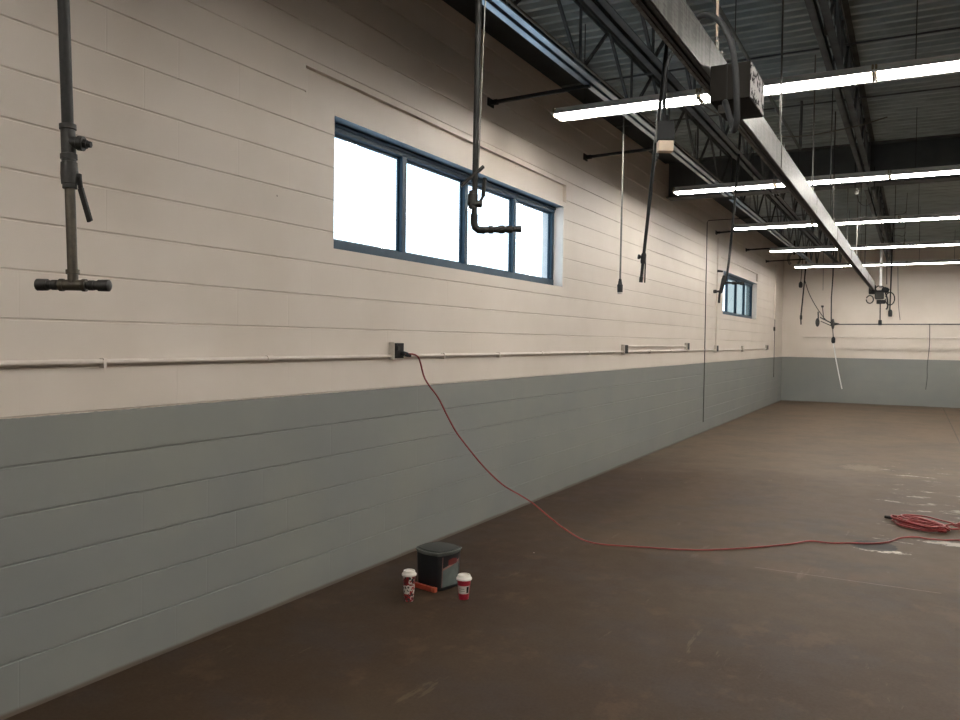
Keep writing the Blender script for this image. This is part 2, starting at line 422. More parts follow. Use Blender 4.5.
# windows
def window(n, w, gl):
    y0, y1 = w['y0'], w['y1']
    root = thing('window_%d' % n, ('large four pane window with dark blue steel frame near the camera', 'small-looking four pane window far down the left wall')[n-1], 'window', (0, y0, WZ0))
    del root['category']; root['kind'] = 'structure'
    O = (0, y0, WZ0)
    def T(bm):
        bmesh.ops.translate(bm, verts=bm.verts, vec=-Vector(O)); return bm
    bm = B(); D = -.24
    hb = B(); hb.faces.new([hb.verts.new(p) for p in ((0,y0,WZ1),(0,y1,WZ1),(D,y1,WZ1),(D,y0,WZ1))]); obj('lintel_plate', T(hb), 'lintel', root)
    for q in (((0,y0,WZ0),(0,y0,WZ1),(D,y0,WZ1),(D,y0,WZ0)), ((0,y1,WZ0),(D,y1,WZ0),(D,y1,WZ1),(0,y1,WZ1)),
              ((0,y0,WZ0),(D,y0,WZ0),(D,y1,WZ0),(0,y1,WZ0))):
        bm.faces.new([bm.verts.new(p) for p in q])
    obj('window_reveal', T(bm), 'reveal', root)
    X0, X1 = -.105, -.155
    bm = B()
    box(bm, (X0, y0, WZ0), (X1, y0+.05, WZ1)); box(bm, (X0, y1-.05, WZ0), (X1, y1, WZ1))
    box(bm, (X0+.004, y0, WZ0), (X1, y1, WZ0+.075)); box(bm, (X0+.004, y0, WZ1-.06), (X1, y1, WZ1))
    box(bm, (X0+.02, y0, WZ1-.028), (X0, y1, WZ1-.012))
    obj('window_frame', T(bm), 'frame', root, bevel=.003)
    ms = [y0+.925+.945*k*.995 for k in range(3)]
    for m in ms:
        bm = B(); box(bm, (X0+.002, m, WZ0+.06), (X1+.002, m+.055, WZ1-.05)); obj('mullion', T(bm), 'frame', root, bevel=.003)
    edges = [y0+.05]+[v for m in ms for v in (m, m+.055)]+[y1-.05]
    for k in range(4):
        a, b = edges[2*k], edges[2*k+1]
        bm = B(); za, zb = WZ0+.075, WZ1-.06
        xs, xe = -.135, -.15
        for (p, q) in (((a,za),(a+.014,zb)), ((b-.014,za),(b,zb)), ((a,za),(b,za+.012)), ((a,zb-.018),(b,zb))):
            box(bm, (xs, p[0], p[1]), (xe, q[0], q[1]))
        s = obj('sash', T(bm), 'frame', root)
        g = gl if isinstance(gl, str) else gl[k]
        bm = B(); box(bm, (-.141, a+.01, za+.008), (-.145, b-.01, zb-.012)); obj('pane', T(bm), g, s)
    return root
window(1, W1, 'glass')
window(2, W2, ['glass', 'glass2', 'glass2', 'glass2'])

# ------------------------------------------------------------------ steel above
ordinal = ['first', 'second', 'third', 'fourth', 'fifth', 'sixth', 'seventh', 'eighth', 'ninth', 'tenth', 'eleventh', 'twelfth', 'thirteenth']
CZ = 3.66
def joist(x, i, far):
    r = thing('roof_joist', 'dark open web steel joist in the %s bay, %s from the window wall' % (('near', 'far')[far], ordinal[i]), 'joist', (x, 0, CZ), group='steel roof joists of the %s bay' % ('near', 'far')[far])
    top, bot, web = B(), B(), B()
    for a, b in (((BACK+.02, 11.66), (11.94, FAR-.02))[far],):
        for s in (-1, 1):
            # double angles: horizontal leg + vertical leg
            box(bot, (s*.012, a, 0), (s*.062, b, .006)); box(bot, (s*.012, a, 0), (s*.018, b, .05))
            box(top, (s*.012, a, DECK-CZ-.006), (s*.062, b, DECK-CZ)); box(top, (s*.012, a, DECK-CZ-.05), (s*.018, b, DECK-CZ-.004))
        n = int((b-a)/1.2); st = (b-a)/n; pts = []
        for k in range(n):
            pts += [(0, a+st*k+.01, DECK-CZ-.02), (0, a+st*(k+.5), .02)]
        pts.append((0, b-.01, DECK-CZ-.02))
        for p, q in zip(pts, pts[1:]): bar(web, p, q, .022)
        for k in range(n): bar(web, (0, a+st*(k+.5), .02), (0, a+st*(k+.5), DECK-CZ-.02), .018)
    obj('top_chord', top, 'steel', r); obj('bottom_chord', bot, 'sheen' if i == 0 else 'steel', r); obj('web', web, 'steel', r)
for i, x in enumerate([.925, 1.50, 2.69, 4.60, 5.80]):
    joist(x, i, 0); joist(x, i, 1)

g = thing('roof_girder', 'deep dark steel girder crossing the ceiling behind the second lamp row', 'beam', (0, 11.8, 3.70))
obj('web', box(B(), (.02, -.008, .018), (RIGHT-.02, .008, DECK-3.70-.018)), 'girder', g)
obj('bottom_flange', box(B(), (.02, -.13, 0), (RIGHT-.02, .13, .018)), 'steel', g)
obj('top_flange', box(B(), (.02, -.13, DECK-3.70-.018), (RIGHT-.02, .13, DECK-3.70)), 'steel', g)
for x in (.925, 1.5, 2.69, 4.6): obj('stiffener', box(B(), (x-.006, -.12, .018), (x+.006, -.008, DECK-3.70-.018)), 'girder', g)

tag(obj('ceiling_conduit', tube(B(), [(2.14, BACK+.05, 3.675), (2.14, 9.2, 3.675), (2.14, 9.25, 3.70), (2.14, 9.27, DECK-.04)], .014), 'steel', smooth=True), 'thin dark conduit running above the galvanised rail toward its near junction box', 'conduit')
for k_, (ya, yb) in enumerate(((BACK+.02, 11.66), (11.94, FAR-.02))):
    struct(obj('trim_%d' % (k_+1), box(B(), (-.05, ya, 4.20), (.40, yb, DECK-.002)), 'ledge'))
# first conduit, along the joist beside the wall
tag(obj('ceiling_conduit', tube(B(), [(1.018, BACK+.05, 3.675), (1.018, 11.6, 3.675)], .010), 'rod', smooth=True), 'thin bare conduit running along the joist closest to the window wall', 'conduit')
for yy_, xe, lab in ((9.3, 5.6, 'thin conduit crossing the ceiling between first and second lamp rows'), (7.6, 5.6, 'thin dark bridging rod crossing the joists behind the first lamp row'),
                     (4.9, 5.6, 'thin bridging rod crossing the joists above the near end of the rail')):
    tag(obj('bridging_rod', tube(B(), [(.06, yy_, DECK-.075), (xe, yy_, DECK-.075)], .009), 'steel', smooth=True), lab, 'rod', 'rods crossing the ceiling')

# wall braces from joist to wall
for i, (y, lab) in enumerate([(6.16, 'short dark brace from wall to joist right above the big window'), (8.43, 'short dark brace from wall to joist just past the big window'),
                  (15.15, 'dark wall brace nearest in front of the far window'), (18.16, 'dark wall brace above the middle of the far window'), (20.85, 'dark wall brace past the far window, closest to the corner')]):
    r = thing('wall_brace', lab, 'brace', (0, y, 3.63), group='braces between wall and first joist')
    bm = B(); bar(bm, (.01, 0, 0), (.91, 0, .022), .028, .028); obj('brace_arm', bm, 'iron', r)
    bm = B(); box(bm, (0, -.055, -.035), (.012, .055, .035)); box(bm, (.012, -.02, -.02), (.075, .02, .02)); obj('wall_plate', bm, 'iron', r, bevel=.003)

# ------------------------------------------------------------------ lamps
FL = 1.20
def lamp_proto():
    r = thing('ceiling_light', '', 'ceiling light')
    # white channel with slanted reflector wings (length along +x)
    bm = B(); pr = [(-.125,-.007),(-.060,.034),(-.035,.065),(.035,.065),(.060,.034),(.125,-.007),(.122,-.011),(.056,.028),(-.056,.028),(-.122,-.011)]
    a = [bm.verts.new((0, p[0], p[1])) for p in pr]; b = [bm.verts.new((FL+.02, p[0], p[1])) for p in pr]
    for i in range(len(pr)):
        j = (i+1) % len(pr); bm.faces.new((a[i], a[j], b[j], b[i]))
    bm.faces.new(a[::-1]); bm.faces.new(b)
    obj('reflector', bm, 'white', r)
    for s in (-1, 1):
        t = obj('fluorescent_tube', tube(B(), [(.014, s*.052, 0), (FL, s*.052, 0)], .019, 12), 'tube', r, smooth=True)
    for x in (0, FL):
        bm = B(); box(bm, (x, -.085, -.021), (x+.014, .085, .055)); obj('end_cap', bm, 'brasscap', r, bevel=.003)
    for hx in (.25, FL-.25): obj('hanger_wire', tube(B(), [(hx, 0, .06), (hx, 0, DECK-3.5)], .004, 6), 'darkrod', r)
    return r
rows = [(2.55, 3.5), (-1.25, 3.5), (6.37, 3.5), (10.22, 3.5), (13.80, 3.5), (17.43, 3.5), (21.17, 3.5)]
XS = [1.75, .53, .53, .535, .58, .61, .63]
rown = ['overhead out of view', 'behind the camera', 'nearest', 'second nearest', 'middle', 'second farthest', 'farthest']
lamp = lamp_proto(); first = True
for ri, (y, z) in enumerate(rows):
    for k in range(5):
        if k == 0: pass
        p = (XS[ri]+k*1.222, y, z)
        lab = 'lit fluorescent fixture in the %s row, %s' % (rown[ri], ['at its window wall end', 'second from the window wall', 'third from the window wall', 'fourth from the window wall', 'fifth from the window wall'][k])
        grp = 'fluorescent fixtures of the %s row' % rown[ri]
        if first:
            lamp.location = p; lamp['label'] = lab; lamp['group'] = grp; first = False
        else: copy_tree(lamp, p, 0, lab, grp)

# ------------------------------------------------------------------ long galvanised rail
RY0, RY1 = -1.0, 19.45
def railpt(y):      # (x of right face, z of underside)
    t = (y-3)/(RY1-3); return 2.410+.075*t, 2.80-.010*t
r = thing('overhead_rail', 'long galvanised steel rail hanging below the ceiling down the hall', 'rail', (0, 0, 0))
def rail_box(bm, a, b, x0, x1, z0, z1):
    vs = []
    for y in (a, b):
        X, Z = railpt(y)
        for dx, dz in ((x0,z0),(x1,z0),(x1,z1),(x0,z1)): vs.append(bm.verts.new((X+dx, y, Z+dz)))
    for i in range(4):
        j = (i+1) % 4; bm.faces.new((vs[i], vs[j], vs[4+j], vs[4+i]))
    bm.faces.new(vs[:4][::-1]); bm.faces.new(vs[4:])
cuts = [RY0, 1.1, 3.72, 5.9, 8.1, 10.3, 12.5, 14.7, 16.9, RY1]
for a, b in zip(cuts, cuts[1:]):
    bm = B(); rail_box(bm, a+.002, b-.002, -.003, 0, 0, .17); rail_box(bm, a+.002, b-.002, -.052, -.003, .166, .17); rail_box(bm, a+.002, b-.002, -.055, -.052, 0, .17)
    obj('rail_section', bm, 'galv', r)
bm = B(); rail_box(bm, RY0, RY1, -.048, -.034, .000, .006); rail_box(bm, RY0, RY1, -.020, -.006, .000, .006); rail_box(bm, RY0, RY1, -.034, -.020, .012, .016)
obj('slot_strip', bm, 'slot', r)
bm = B(); rail_box(bm, RY0, RY1, -.068, -.055, -.001, .004); obj('side_lip', bm, 'galv', r)
bm = B(); rail_box(bm, RY1, RY1+.01, -.06, .005, -.005, .175); obj('end_plate', bm, 'plate', r)
for y in (5.9, 8.1, 10.3, 12.5, 14.7, 16.9):
    bm = B(); rail_box(bm, y-.02, y+.02, 0, .004, .01, .16); obj('joint_plate', bm, 'galv', r)
# hangers of the rail
for y, m, q in ((3.98, 'beigeplastic', 'nearest the camera'), (6.0, 'rod', 'second from the camera'), (7.97, 'rod', 'third from the camera'), (10.0, 'darkrod', 'fourth from the camera'),
             (12.0, 'darkrod', 'fifth from the camera'), (14.0, 'rod', 'sixth from the camera'), (16.2, 'darkrod', 'seventh from the camera'), (19.1, 'white', 'at the far end beside the trolley')):
    X, Z = railpt(y); X = X-.028 if m != 'white' else 2.61
    h = thing('rail_hanger', 'thin vertical hanger rod holding the galvanised rail, %s' % q, 'hanger', (X, y, Z+(.17 if m != 'white' else .03)), group='hanger rods of the rail')
    H = DECK-Z-(.17 if m != 'white' else .03)
    obj('rod', tube(B(), [(0,0,.04),(0,0,H)], .0065 if m != 'white' else .026, 8), m, h, smooth=True)
    bm = B(); tube(bm, [(0,0,.02),(0,0,.07)], .013, 8); box(bm, (-.03,-.012,0), (.03,.012,.02)); tube(bm, [(.0,0,.08),(.0,0,.095)], .011, 6)
    obj('turnbuckle', bm, 'rod', h)

# junction box on the rail
b = thing('junction_box', 'grey steel junction box fixed to the side of the rail, torn white sticker', 'box', (2.5, 3.9, 2.68))
bm = B(); box(bm, (-.083, -.18, 0), (.092, .18, .162)); obj('box_body', bm, simple('brown_grey_box_paint', (.011, .0095, .0075, 1), .7, var=.1, scale=25, spec=.1), b, bevel=.004)
bm = B(); box(bm, (.092, -.172, .006), (.095, .172, .156)); obj('cover', bm, 'sticker', b)
bm = B(); box(bm, (-.012, -.184, .0), (-.006, -.180, .162)); obj('seam', bm, 'plate', b)
bm = B(); tube(bm, [(-.045, -.10, -.03), (-.045, -.10, .0)], .018, 10); obj('cable_gland', bm, 'rod', b)
# black cable looping over the rail beside the box
X = Vector((2.42, 3.62, 2.99))
cb = [(2.35, 3.70, 2.975), (2.39, 3.58, 3.01), (2.44, 3.55, 3.005), (2.50, 3.52, 2.955), (2.545, 3.50, 2.87), (2.567, 3.50, 2.77), (2.575, 3.51, 2.66), (2.575, 3.53, 2.55), (2.56, 3.56, 2.50), (2.54, 3.60, 2.54), (2.50, 3.66, 2.65), (2.48, 3.75, 2.665)]
obj('looped_cable', tube(B(), loc(spline(cb, 6), (2.5, 3.9, 2.68)), .013, 10), 'cable', b, smooth=True)

# receptacle hanging on the left of the rail
c = thing('hanging_receptacle', 'dark cord drop with black and beige receptacle box hanging left of the rail', 'receptacle', (2.172, 3.876, 2.512))
rc = [(2.385, 4.02, 2.97), (2.33, 3.99, 3.055), (2.26, 3.95, 3.07), (2.205, 3.91, 3.02), (2.172, 3.885, 2.93), (2.163, 3.878, 2.80), (2.168, 3.876, 2.655)]
obj('cord', tube(B(), loc(spline(rc, 6), c.location), .0085, 10), 'cable', c, smooth=True)
bm = B(); tube(bm, [(0,0,.14),(0,0,.175)], .016, 12); obj('strain_relief', bm, 'cable', c, smooth=True)
cr = Matrix.Rotation(.49, 4, 'Z')
bm = B(); box(bm, (-.040, -.028, .052), (.040, .028, .145)); bm.transform(cr); obj('box_body', bm, 'cable', c, bevel=.004)
bm = B(); box(bm, (-.037, -.026, 0), (.037, .026, .052)); bm.transform(cr); obj('receptacle_face', bm, 'beigeplastic', c, bevel=.004)
bm = B()
for s in (-1, 1): box(bm, (s*.043-.003, -.004, .045), (s*.043+.003, .004, .15))
bm.transform(cr); obj('bail', bm, 'rod', c)

# ------------------------------------------------------------------ compressed air drops
def V(*a): return Vector(a)
# 1: the big one at the left, in front of the block wall
r = thing('air_drop_pipe', 'dark iron air pipe drop with brass lower length and wide tee, closest to camera', 'pipe', (1.228, 1.410, 1.722))
O = r.location
ax = V(1.185-1.228, .000, 2.502-1.722).normalized()       # slightly out of plumb
side = V(.876, .48, 0).normalized()
P = lambda h, s=0: ax*h + side*s
obj('upper_pipe', tube(B(), [P(.375), P((DECK-1.722)/ax.z)], .0155, 14), 'iron', r, smooth=True)
obj('lower_pipe', tube(B(), [P(.02), P(.30)], .0135, 14), 'brass', r, smooth=True)
bm = B(); turned(bm, P(.345), P(.440), [(0,.022),(.14,.022),(.16,.019),(.84,.019),(.86,.022),(1,.022)])
turned(bm, P(.392, .0), P(.388, .042), [(0,.017),(.6,.017),(.65,.020),(1,.020)])
obj('upper_tee', bm, 'fitting', r, smooth=True)
bm = B(); turned(bm, P(.388, .040), P(.386, .062), [(0,.013),(.5,.013),(.52,.009),(1,.009)], 6); obj('pipe_plug', bm, 'iron', r)
bm = B(); turned(bm, P(.265), P(.348), [(0,.019),(.13,.019),(.15,.0215),(.5,.023),(.85,.0215),(.87,.019),(1,.019)], 16)
obj('ball_valve', bm, 'fitting', r, smooth=True)
bm = B(); bar(bm, P(.300, .026), P(.262, .030), .016, .006); bar(bm, P(.266, .029), P(.175, .052), .018, .008); bar(bm, P(.30, .014), P(.30, .032), .012)
obj('valve_lever', bm, 'iron', r, bevel=.002)
bm = B(); turned(bm, P(0, -.036), P(0, .036), [(0,.0175),(.14,.0175),(.16,.015),(.84,.015),(.86,.0175),(1,.0175)]); turned(bm, P(0), P(.042), [(0,.014),(.7,.014),(.72,.018),(1,.018)])
obj('bottom_tee', bm, 'brass', r, smooth=True)
for s in (-1, 1):
    bm = B(); turned(bm, P(0, s*.034), P(0, s*.102), [(0,.010),(.12,.010),(.14,.014),(.34,.014),(.36,.0125),(.5,.0125),(.52,.016),(.94,.0165),(.97,.014),(1,.010)], 16)
    obj('quick_coupler', bm, 'fitting', r, smooth=True)

# 2: in front of the window
r = thing('air_drop_pipe', 'dark air pipe drop ending in an elbow, hanging in front of the big window', 'pipe', (1.511, 3.164, 2.080))
ax = V(1.507-1.511, .025, 1.03).normalized(); side = V(.88, .474, .004).normalized()
obj('drop_pipe', tube(B(), [P(.03), P((DECK-2.08)/ax.z)], [.0125, .0155], 12), 'iron', r, smooth=True)
obj('thin_wire', tube(B(), [P(.26, .014), P(.8, .024), P(1.3, .034), P(DECK-2.08, .042)], .003, 6), 'rod', r, smooth=True)
bm = B(); turned(bm, P(.095, -.008), P(.175, -.008), [(0,.018),(.2,.018),(.22,.023),(.8,.023),(.82,.018),(1,.018)]); turned(bm, P(.12, -.03), P(.115, .035), [(0,.012),(.5,.016),(1,.016)])
obj('ball_valve', bm, 'fitting', r, smooth=True)
bm = B(); bar(bm, P(.115, .018), P(.155, .040), .014, .012); bar(bm, P(.150, .038), P(.235, .044), .016, .014); obj('valve_lever', bm, 'iron', r, bevel=.003)
bm = B(); bar(bm, P(.195, -.062), P(.285, .038), .026, .014); obj('pipe_clamp', bm, 'fitting', r, bevel=.003)
bm = B(); tube(bm, [P(.07), P(.03), P(.010, .006), P(0, .02), P(-.002, .05)], .0165, 12); obj('elbow', bm, 'iron', r, smooth=True)
bm = B(); turned(bm, P(0, .04), P(.006, .212), [(0,.014),(.14,.014),(.16,.018),(.26,.018),(.28,.013),(.4,.015),(.44,.019),(.54,.019),(.58,.014),(.66,.017),(.76,.017),(.78,.012),(.86,.012),(.88,.015),(1,.015)]); obj('coupler_arm', bm, 'fitting', r, smooth=True)

# 3: slanting drop right of the window
r = thing('air_drop_hose', 'slanting dark air drop with a forked end right of the big window', 'hose', (1.454, 5.859, 2.045))
ax = V(1.573-1.454, 5.969-5.859, 3.697-2.045).normalized(); side = V(.88, .474, 0).normalized()
obj('drop_pipe', tube(B(), [P(.0), P(.16), P(.8), P((DECK-2.045)/ax.z)], [.010, .012, .014, .012], 10), 'iron', r, smooth=True)
bm = B(); turned(bm, P(.13), P(.21), [(0,.016),(.2,.020),(.8,.020),(1,.015)]); turned(bm, P(.178), P(.182, -.042), [(0,.012),(.6,.012),(.65,.018),(1,.018)])
obj('ball_valve', bm, 'fitting', r, smooth=True)
obj('valve_lever', bar(B(), P(.17, .016), P(-.012, .030), .008, .006), 'iron', r)
bm = B(); turned(bm, P(-.01), P(.055), [(0,.014),(.6,.014),(.65,.011),(1,.011)]); obj('quick_coupler', bm, 'fitting', r, smooth=True)
bm = B(); tube(bm, spline([P(.9, .02), P(1.1, .035), P(1.5, .03), P(1.75, .0)], 5), .005, 6); obj('loose_wire', bm, 'darkrod', r, smooth=True)

# 4: in front of the far window
r = thing('air_drop_hose', 'dark air drop with side couplings overlapping the left edge of the far window', 'hose', (1.37, 8.996, 2.03))
pts = [V(1.37,8.996,2.03), V(1.381,9.01,2.172), V(1.44,9.042,2.337), V(1.484,9.083,2.94), V(1.528,9.134,3.80), V(1.53,9.135,DECK-.0)]
obj('drop_pipe', tube(B(), loc(spline(pts, 4), r.location), .013, 10), 'iron', r, smooth=True)
bm = B(); turned(bm, V(.015,.014,.11), V(.045,.03,.30), [(0,.016),(.2,.022),(.8,.022),(1,.016)]); obj('ball_valve', bm, 'fitting', r, smooth=True)
bm = B(); turned(bm, V(.02,.02,.128), V(-.055,-.02,.125), [(0,.012),(.6,.012),(.65,.02),(1,.02)]); obj('side_coupler', bm, 'fitting', r, smooth=True)
bm = B(); turned(bm, V(.04,.03,.225), V(.235,.13,.215), [(0,.012),(.4,.012),(.43,.018),(.6,.018),(.62,.012),(.8,.012),(.82,.018),(1,.018)]); obj('coupler_arm', bm, 'fitting', r, smooth=True)
bm = B(); turned(bm, V(.03,.02,.345), V(-.02,-.01,.35), [(0,.01),(1,.014)]); obj('pipe_plug', bm, 'fitting', r, smooth=True)

# 5: pale pole with a plug
r = thing('hanging_cord_drop', 'thin pale cord hanging straight down right of the big window with a dark plug', 'cord drop', (.93, 6.94, 2.053))
obj('cord', tube(B(), [(0,0,.08), (0,.01,.7), (0,.027,1.55)], .0085, 8), 'rod', r, smooth=True)
bm = B(); turned(bm, (0,0,-.02), (0,0,.10), [(0,.024),(.55,.026),(.6,.020),(1,.012)], 12); obj('plug', bm, 'cable', r, smooth=True)
bm = B(); turned(bm, (0,0,-.035), (0,0,-.012), [(0,.022),(1,.022)], 12); obj('plug_face', bm, 'box', r, smooth=True)

# thin line pipe crossing to the wall in front of the far window and dropping to the dado
tag(obj('wall_drop_line', tube(B(), [(1.95,14.3,3.735),(.05,14.3,3.735),(.028,14.3,3.70),(.028,14.3,2.4),(.028,14.31,1.4),(.028,14.3,.20)], .0075, 8), 'darkrod', smooth=False), 'thin dark line down the left wall just before the far window', 'line')
tag(obj('wall_conduit_riser', tube(B(), [(.02,15.25,1.50),(.02,15.25,3.55)], .013, 8), 'paint', smooth=True), 'beige painted vertical conduit beside the thin dark line', 'conduit')
cr_ = thing('corner_riser', 'slim vertical conduit near the far left corner, dark lower half', 'conduit', (.02, 22.3, .72))
obj('conduit', tube(B(), [(0,0,1.52),(0,0,2.95)], .014, 8), 'paint', cr_, smooth=True)
obj('lower_cord', tube(B(), [(.01,0,0),(.01,0,1.52)], .0065, 8), 'darkrod', cr_, smooth=True)
obj('switch_box', box(B(), (-.02,-.02,1.22), (.025,.02,1.32)), 'fitting', cr_, bevel=.004)

# ------------------------------------------------------------------ conduit and outlets on the left wall
r = thing('wall_conduit', 'beige painted conduit running level along the left wall above the dado', 'conduit', (.0, 0, 1.466))
obj('tube', tube(B(), [(.018, BACK+.02, 0), (.018, 4.70, 0)], .0125, 10), 'paint', r, smooth=True)
obj('tube', tube(B(), [(.018, 4.86, 0), (.018, 17.80, 0)], .0125, 10), 'paint', r, smooth=True)
obj('tube', tube(B(), [(.018, 18.0, .01), (.018, 21.0, .01)], .0125, 10), 'paint', r, smooth=True)
for y in (3.47, 7.3, 1.0, 12.1): obj('coupling', turned(B(), (.018, y-.025, 0), (.018, y+.025, 0), [(0,.0175),(1,.0175)], 12), 'paint', r, smooth=True)
for y in (2.4, 5.4, 6.35, 8.6, 11.0): obj('strap', box(B(), (0, y-.008, -.03), (.033, y+.008, .016)), 'paint', r, bevel=.002)
tag(obj('wall_conduit', tube(B(), [(.018, 9.9, 1.535), (.018, 13.0, 1.535)], .0115, 10), 'paint', smooth=True), 'short upper conduit parallel to the long one between two dark outlets', 'conduit')
def outlet(y, z, lab, plate, wd=.118, h=.125, dp=.048):
    o = thing('wall_outlet', lab, 'outlet', (0, y, z), group='outlets along the left wall')
    obj('back_box', box(B(), (0, -wd/2, -h/2), (dp, wd/2, h/2)), 'box', o, bevel=.005)
    if plate:
        obj('cover_plate', box(B(), (dp, -wd/2+.009, -h/2+.012), (dp+.010, wd/2-.006, h/2-.006)), 'plate', o, bevel=.004)
    return o
o = outlet(4.735, 1.502, 'beige outlet box with black cover, red cord plugged in', True)
bm = B(); turned(bm, (.058, .022, -.015), (.085, .022, -.02), [(0,.017),(.7,.017),(1,.013)], 16); obj('socket', bm, 'cable', o, smooth=True)
bm = B(); turned(bm, (.058, -.02, .02), (.064, -.02, .02), [(0,.017),(1,.016)], 16); obj('socket_cap', bm, 'fitting', o, smooth=True)
outlet(9.86, 1.495, 'dark outlet past the big window, at the near end of the double conduit', True)
outlet(13.05, 1.53, 'dark outlet at the far end of the double conduit', True)
outlet(15.25, 1.49, 'dark outlet just past the thin vertical line on the left wall', True)
outlet(17.9, 1.48, 'plain beige outlet box with no dark cover below the far window', False)
outlet(21.1, 1.50, 'dark outlet nearest the far left corner', True)

# ------------------------------------------------------------------ far wall services
Y = FAR
tag(obj('end_wall_pipe', tube(B(), [(1.45, Y-.9, 2.13), (6.0, Y-.9, 2.145), (RIGHT-.03, Y-.9, 2.16)], .014, 8), 'darkrod', smooth=True), 'thin dark horizontal pipe crossing in front of the far end wall', 'pipe')
tag(obj('end_wall_conduit', tube(B(), [(.55, Y-.02, 1.80), (RIGHT-.03, Y-.02, 1.80)], .016, 8), 'paint', smooth=True), 'beige painted horizontal conduit on the far end wall', 'conduit')
tag(obj('dangling_cable', tube(B(), spline([(3.60, Y-.9, 2.14), (3.605, Y-.9, 1.6), (3.57, Y-.9, 1.1), (3.575, Y-.9, .8), (3.55, Y-.9, .50)], 4), .009, 6), 'darkrod', smooth=True), 'thin dark cable hanging from the dark pipe at the right of the end wall', 'cable')
F = 22.6
r = thing('hanging_cord_drop', 'leftmost cord drop at the end wall, short with a round dark plug', 'cord drop', (.61, F, 3.15))
obj('cord', tube(B(), [(0,0,.05),(.03,0,.6),(.04,0,DECK-3.15)], .011, 6), 'darkrod', r, smooth=True)
obj('plug', turned(B(), (0,0,-.07), (0,0,.09), [(0,.03),(.2,.05),(.7,.05),(1,.02)], 12), 'cable', r, smooth=True)
r = thing('air_drop_pipe', 'slanting dark air drop left of the cluster of fittings near the end wall', 'pipe', (.60, 22.95, 2.12))
obj('drop_pipe', tube(B(), [(0,0,0),(-.01,0,.2),(.05,0,1.0),(.10,0,1.8),(.10,0,DECK-2.128)], .018, 8), 'iron', r, smooth=True)
obj('coupler', turned(B(), (-.005,0,.13), (-.005,0,.26), [(0,.02),(.2,.032),(.8,.032),(1,.02)], 10), 'fitting', r, smooth=True)
# cluster: reel-like valve group hung on a slack cable and a vertical drop
r = thing('valve_cluster', 'cluster of dark valves and fittings at the left end of the end wall pipe', 'valve', (1.37, F, 2.13))
q = lambda x, z, dy=0: V(x-1.37, dy, z-2.13)
obj('drop_pipe', tube(B(), [q(1.37,2.1), q(1.36,2.8), q(1.385,3.4), q(1.38,DECK)], .016, 8), 'iron', r, smooth=True)
obj('slack_cable', tube(B(), spline([q(.70,3.30), q(.80,2.98), q(.93,2.70), q(1.08,2.45), q(1.2,2.28), q(1.30,2.19)], 5), .011, 6), 'cable', r, smooth=True)
bm = B(); turned(bm, q(1.04,2.17,-.03), q(1.04,2.17,.03), [(0,.10),(.3,.12),(.7,.12),(1,.10)], 18); bmesh.ops.scale(bm, vec=(.42,1,.95), verts=bm.verts, space=Matrix.Translation(-q(1.04,2.17))); obj('hose_reel', bm, 'fitting', r, smooth=True)
bm = B(); bar(bm, q(1.10,2.30), q(1.40,2.14), .03); bar(bm, q(1.12,2.20), q(1.38,2.08), .022); obj('bracket_arm', bm, 'fitting', r)
bm = B(); bar(bm, q(1.19,2.25), q(1.15,2.58), .02); box(bm, q(1.12,2.56,-.02), q(1.18,2.61,.02)); obj('valve_lever', bm, 'iron', r)
bm = B(); bar(bm, q(1.06,2.22), q(1.05,2.45), .03); obj('upright', bm, 'iron', r)
bm = B(); turned(bm, q(1.41,2.0), q(1.41,2.26), [(0,.02),(.2,.035),(.5,.05),(.8,.03),(1,.02)], 10); turned(bm, q(1.36,2.13), q(1.56,2.13), [(0,.04),(.5,.04),(1,.015)], 10); obj('valve_body', bm, 'fitting', r, smooth=True)
obj('lower_cord', tube(B(), [q(1.405,2.05), q(1.43,1.75)], .012, 6), 'cable', r, smooth=True)
obj('plug', turned(B(), q(1.43,1.63), q(1.43,1.80), [(0,.03),(.2,.048),(.75,.048),(1,.02)], 12), 'cable', r, smooth=True)
tag(obj('white_hanging_cord', tube(B(), [(1.435,F-.05,1.63),(1.50,F-.05,1.25),(1.58,F-.05,.85),(1.665,F-.05,.46)], .016, 6), 'ropewhite', smooth=True), 'white cord slanting down below the valve cluster against the grey dado', 'cord')
tag(obj('hanging_wire', tube(B(), [(1.155,F,3.0),(1.14,F,DECK)], .006, 6), 'darkrod', smooth=True), 'very thin wire left of the valve cluster near the end wall', 'wire')
# round coil and blocks under the roof at the far left
r = thing('ceiling_coil', 'pale coiled cable under the roof at the far left corner', 'coil', (.52, 21.9, 3.78))
bm = B()
for k in range(3):
    tube(bm, [V(.16*math.cos(t*PI/10)*(1-.12*k), .03*k, .2*math.sin(t*PI/10)*(1-.12*k)) for t in range(-3, 14)], .010, 6)
obj('coil_loops', bm, 'rod', r, smooth=True)
obj('coil_bracket', box(B(), (-.02,-.02,.1), (.02,.08,DECK-3.78)), 'fitting', r)

